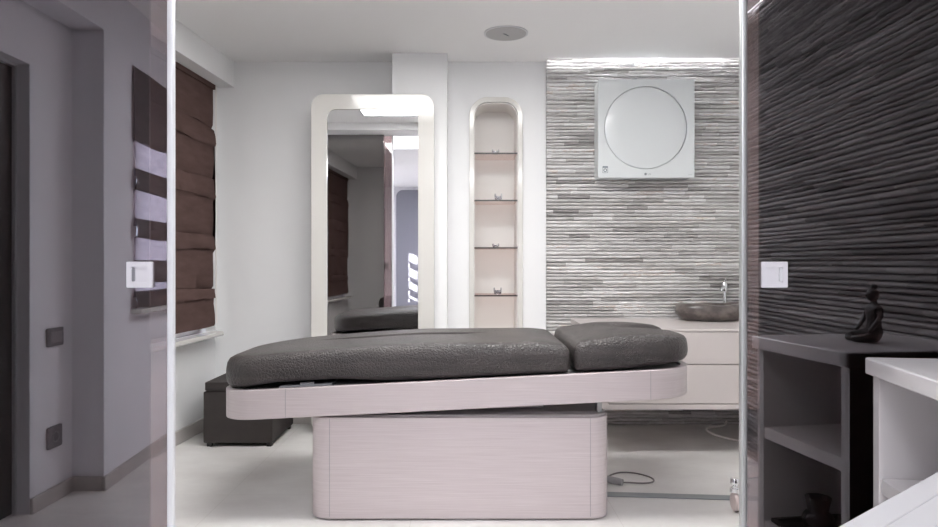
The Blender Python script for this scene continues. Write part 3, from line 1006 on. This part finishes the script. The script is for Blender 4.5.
# ------------------------------------------------------------------ rolling stool, mostly hidden behind the right glass door
st = thing('rolling_stool', 'chrome rolling stool behind the right glass door, one castor showing', 'stool', (1.50, 3.12, 0))
hub = MB()
hub.lathe([(0, 0.11), (0.035, 0.11), (0.035, 0.16), (0.018, 0.18), (0.016, 0.42), (0.0, 0.42)], (1.50, 3.12, 0), 20)
hub.obj('column', M['chrome'], st)
MB().lathe([(0, 0.42), (0.15, 0.42), (0.172, 0.44), (0.175, 0.47), (0.16, 0.495), (0.0, 0.50)], (1.50, 3.12, 0), 36).obj('seat', M['seat'], st)
for k in range(5):
    a = math.radians(187 + 72 * k)
    ex, ey = 1.50 + 0.315 * math.cos(a), 3.12 + 0.315 * math.sin(a)
    lg_ = MB().tube([(1.50 + 0.03 * math.cos(a), 3.12 + 0.03 * math.sin(a), 0.142), (1.50 + 0.2 * math.cos(a), 3.12 + 0.2 * math.sin(a), 0.140), (ex, ey, 0.130)], [0.015, 0.013, 0.012], 12)
    lo = lg_.obj('leg', M['chrome'], st)
    cs = MB()
    cs.lathe([(0, 0.148), (0.016, 0.148), (0.022, 0.138), (0.021, 0.122), (0.012, 0.114), (0.012, 0.108), (0.021, 0.102), (0.022, 0.088), (0.010, 0.082), (0.0, 0.082)], (ex, ey, 0), 16)
    co = cs.obj('castor', M['chrome'], lo)
    MB().lathe([(0.0, -0.013), (0.026, -0.013), (0.039, -0.008), (0.0425, 0.0), (0.039, 0.008), (0.026, 0.013), (0.0, 0.013)], (ex, ey, 0.0428), 26, axis='x').obj('castor', M['castor'], lo)

# ------------------------------------------------------------------ front room furniture
ca, sa = 1 / 1.0127, 0.16 / 1.0127
CAX, CAY = 1.024, 1.790


def cab(a, b, z):             # a runs along the open front away from the glass door, b into the depth
    return (CAX - sa * a + ca * b, CAY - ca * a - sa * b, z)


CL, CD = 0.465, 0.50
cb = thing('open_cabinet', 'low white open-shelf cabinet in front of the right glass door', 'cabinet', cab(CL / 2, CD / 2, 0))
MB().prism(rpoly(0, CL, 0, CD, 0.012, 5), 'z', 0.822, 0.864).obj('worktop', M['cab_white'], cb, fmap=cab, bevel=0.004)
for a in (0.012, CL - 0.046):
    B(a, a + 0.034, 0.018, CD - 0.003, 0.0, 0.8215).obj('side_panel', M['cab_white'], cb, fmap=cab, bevel=0.001)
B(0.047, CL - 0.047, CD - 0.016, CD - 0.004, 0.0, 0.8215).obj('back_panel', M['cab_white'], cb, fmap=cab, smooth=False)
for z in (0.565, 0.255):
    B(0.047, CL - 0.047, 0.022, CD - 0.017, z - 0.038, z).obj('shelf', M['cab_white'], cb, fmap=cab, bevel=0.002)
B(0.047, CL - 0.047, 0.05, 0.07, 0.0, 0.216).obj('kick_board', M['cab_white'], cb, fmap=cab, smooth=False)

# seated figurine, one continuous skinned body
def figurine(base):
    V = [(0, 0, .024, .026), (0, 0, .055, .021), (.001, 0, .082, .023), (.001, 0, .100, .021), (0, 0, .115, .010), (.001, 0, .136, .009)]
    E = [(i, i + 1) for i in range(len(V) - 1)]
    for sd in (1, -1):
        b = len(V)
        V += [(.006, .022 * sd, .020, .020), (.046, .046 * sd, .017, .015), (.064, .030 * sd, .014, .012), (.072, .004 * sd, .013, .009)]
        E += [(0, b), (b, b + 1), (b + 1, b + 2), (b + 2, b + 3)]
        b = len(V)
        V += [(0, .030 * sd, .101, .010), (.002, .040 * sd, .078, .0085), (.016, .038 * sd, .058, .007), (.030, .036 * sd, .040, .006), (.037, .036 * sd, .033, .005)]
        E += [(3, b), (b, b + 1), (b + 1, b + 2), (b + 2, b + 3), (b + 3, b + 4)]
    me = bpy.data.meshes.new('seated_figurine')
    me.from_pydata([v[:3] for v in V], E, [])
    o = bpy.data.objects.new('seated_figurine', me)
    COL.objects.link(o)
    sk = o.modifiers.new('skin', 'SKIN')
    sk.use_smooth_shade = True
    for i, v in enumerate(V):
        me.skin_vertices[0].data[i].radius = (v[3], v[3])
    me.skin_vertices[0].data[0].use_root = True
    sb = o.modifiers.new('sub', 'SUBSURF')
    sb.levels = sb.render_levels = 2
    bpy.context.view_layer.update()
    m2 = bpy.data.meshes.new_from_object(o.evaluated_get(bpy.context.evaluated_depsgraph_get()))
    bpy.data.objects.remove(o)
    bmf = bmesh.new()
    bmf.from_mesh(m2)
    zmin = min(v.co.z for v in bmf.verts)
    for v in bmf.verts:
        v.co = Vector((base[0] - v.co.x, base[1] - v.co.y, base[2] + 1.06 * max(0, v.co.z - zmin)))
    mb = MB()
    mb.bm.free()
    mb.bm = bmf
    return mb


fg = figurine((1.250, 1.530, 0.8645))
def ball(mb, c, r, sx=1.0, sy=1.0):
    mb.lathe([(max(1e-4, r * math.sin(PI * k / 12)), -r * math.cos(PI * k / 12)) for k in range(13)], c, 20, sx=sx, sy=sy)


ball(fg, (1.246, 1.530, 0.8645 + 0.1445), 0.0205, 0.95, 0.88)
ball(fg, (1.2505, 1.530, 0.8645 + 0.1705), 0.0090, 1.1, 1.1)
ball(fg, (1.226, 1.530, 0.8645 + 0.1425), 0.004, 0.9, 0.7)
fo = fg.obj('seated_figurine', M['bronze'], angle=80)
tag(fo, 'small dark seated meditating statue on the white cabinet, mirrored in the glass', 'statue')

ty = MB().ring(rpoly(0.19, 0.41, 0.035, 0.29, 0.01, 4), rpoly(0.205, 0.395, 0.05, 0.275, 0.008, 4), 'z', 0.2560, 0.266)
ty.prism(rpoly(0.202, 0.398, 0.047, 0.278, 0.008, 4), 'z', 0.2556, 0.259)
tag(ty.obj('tray', M['black_glass'], fmap=cab), 'square dark tray on the bottom shelf of the white cabinet', 'tray')
vp = cab(0.325, 0.15, 0.2592)
cp = MB().lathe([(0, 0), (0.034, 0), (0.046, 0.012), (0.049, 0.030), (0.042, 0.046), (0.031, 0.052), (0.031, 0.058), (0.040, 0.098), (0.037, 0.098),
                 (0.027, 0.060), (0.0, 0.058)], vp, 30)
tag(cp.obj('candle_lamp', M['black_glass'], angle=50), 'dark glass candle lamp standing on the tray in the cabinet', 'candle lamp')

# white desk close to the camera
dx, dy = 0.775, 0.632
KX, KY = 0.885, 1.249


def desk(a, b, z):            # a: back along the visible edge, b: away from it
    return (KX - dx * a + dy * b, KY - dy * a - dx * b, z)


dk = thing('desk', 'white desk top with a narrow edge band in the near corner', 'desk', desk(0.45, 0.15, 0))
rect = lambda i: rpoly(i, 0.9 - i, i, 0.30 - i, 0.004, 3)
MB().ring(rect(0), rect(0.040), 'z', 0.712, 0.750).obj('edge_band', M['white_desk'], dk, fmap=desk, bevel=0.002)
MB().prism(rect(0.0415), 'z', 0.714, 0.7500).obj('desktop', M['white_desk'], dk, fmap=desk, bevel=0.001)
MB().prism(rect(0.030), 'z', 0.700, 0.7118).obj('underside', M['groove'], dk, fmap=desk)
for a in (0.05, 0.80):
    for b in (0.045, 0.205):
        B(a, a + 0.05, b, b + 0.05, 0, 0.70).obj('leg', M['white_desk'], dk, fmap=desk, bevel=0.003)

# wall plates in the alcove
sw = thing('light_switch', 'grey double light switch on the mirrored alcove wall', 'light switch', (-1.93, 0.445, 0.765))
MB().prism(rpoly(0.384, 0.506, 0.722, 0.808, 0.008, 4), 'x', -1.9355, -1.924).obj('plate', M['switch'], sw, bevel=0.002)
MB().prism(rpoly(0.402, 0.488, 0.740, 0.790, 0.003, 3), 'x', -1.924, -1.919).obj('rocker', M['switch_face'], sw, bevel=0.0015)
so_ = thing('wall_socket', 'dark grey wall socket below the switch on the mirrored alcove wall', 'socket', (-1.93, 0.445, 0.30))
MB().prism(rpoly(0.394, 0.503, 0.25, 0.352, 0.008, 4), 'x', -1.9355, -1.924).obj('plate', M['switch'], so_, bevel=0.002)
MB().ring([(0.4485 + 0.026 * math.cos(2 * PI * i / 24), 0.301 + 0.026 * math.sin(2 * PI * i / 24)) for i in range(24)],
          [(0.4485 + 0.021 * math.cos(2 * PI * i / 24), 0.301 + 0.021 * math.sin(2 * PI * i / 24)) for i in range(24)], 'x', -1.924, -1.920).obj('outlet', M['switch_face'], so_)

tag(MB().prism(rpoly(-1.32, 0.60, 0.0, 2.44, (0.0, 0.0, 0.12, 0.12), 10), 'y', -3.57, -3.53).obj('wall_panel', M['slate'], bevel=0.004),
    'tall slate grey panel with rounded corners, seen in the mirror', 'panel')

# ------------------------------------------------------------------ daylight
world = bpy.data.worlds.new('sky')
SC.world = world
world.use_nodes = True
nt = world.node_tree
bg = nt.nodes['Background']
bg.inputs['Color'].default_value = (0.78, 0.82, 1.0, 1)
bg.inputs['Strength'].default_value = 1.6
sun = bpy.data.lights.new('sun', 'SUN')
sun.energy = 32.0
sun.angle = math.radians(0.5)
sun.color = (1.0, 0.97, 0.95)
su = bpy.data.objects.new('sun', sun)
COL.objects.link(su)
su.location = (-4, 8, 4)
su.rotation_euler = Vector((0.88, -2.87, -0.53)).to_track_quat('-Z', 'Y').to_euler()

# ------------------------------------------------------------------ camera
cd = bpy.data.cameras.new('camera')
cd.sensor_width = 36.0
cd.lens = 690.0 / 938.0 * 36.0
cd.clip_start = 0.02
co = bpy.data.objects.new('camera', cd)
COL.objects.link(co)
co.location = (0, 0, CAM)
co.rotation_euler = (PI / 2, 0, 0)
SC.camera = co

SC.view_settings.view_transform = 'Standard'
SC.view_settings.look = 'None'
SC.view_settings.gamma = 1.0
SC.view_settings.exposure = 1.08
SC.view_settings.use_curve_mapping = False
SC.cycles.use_denoising = True
SC.cycles.max_bounces = 10
SC.cycles.diffuse_bounces = 6
SC.cycles.glossy_bounces = 6
SC.cycles.transparent_max_bounces = 24
SC.cycles.caustics_reflective = False
SC.cycles.caustics_refractive = False
SC.cycles.sample_clamp_indirect = 6.0
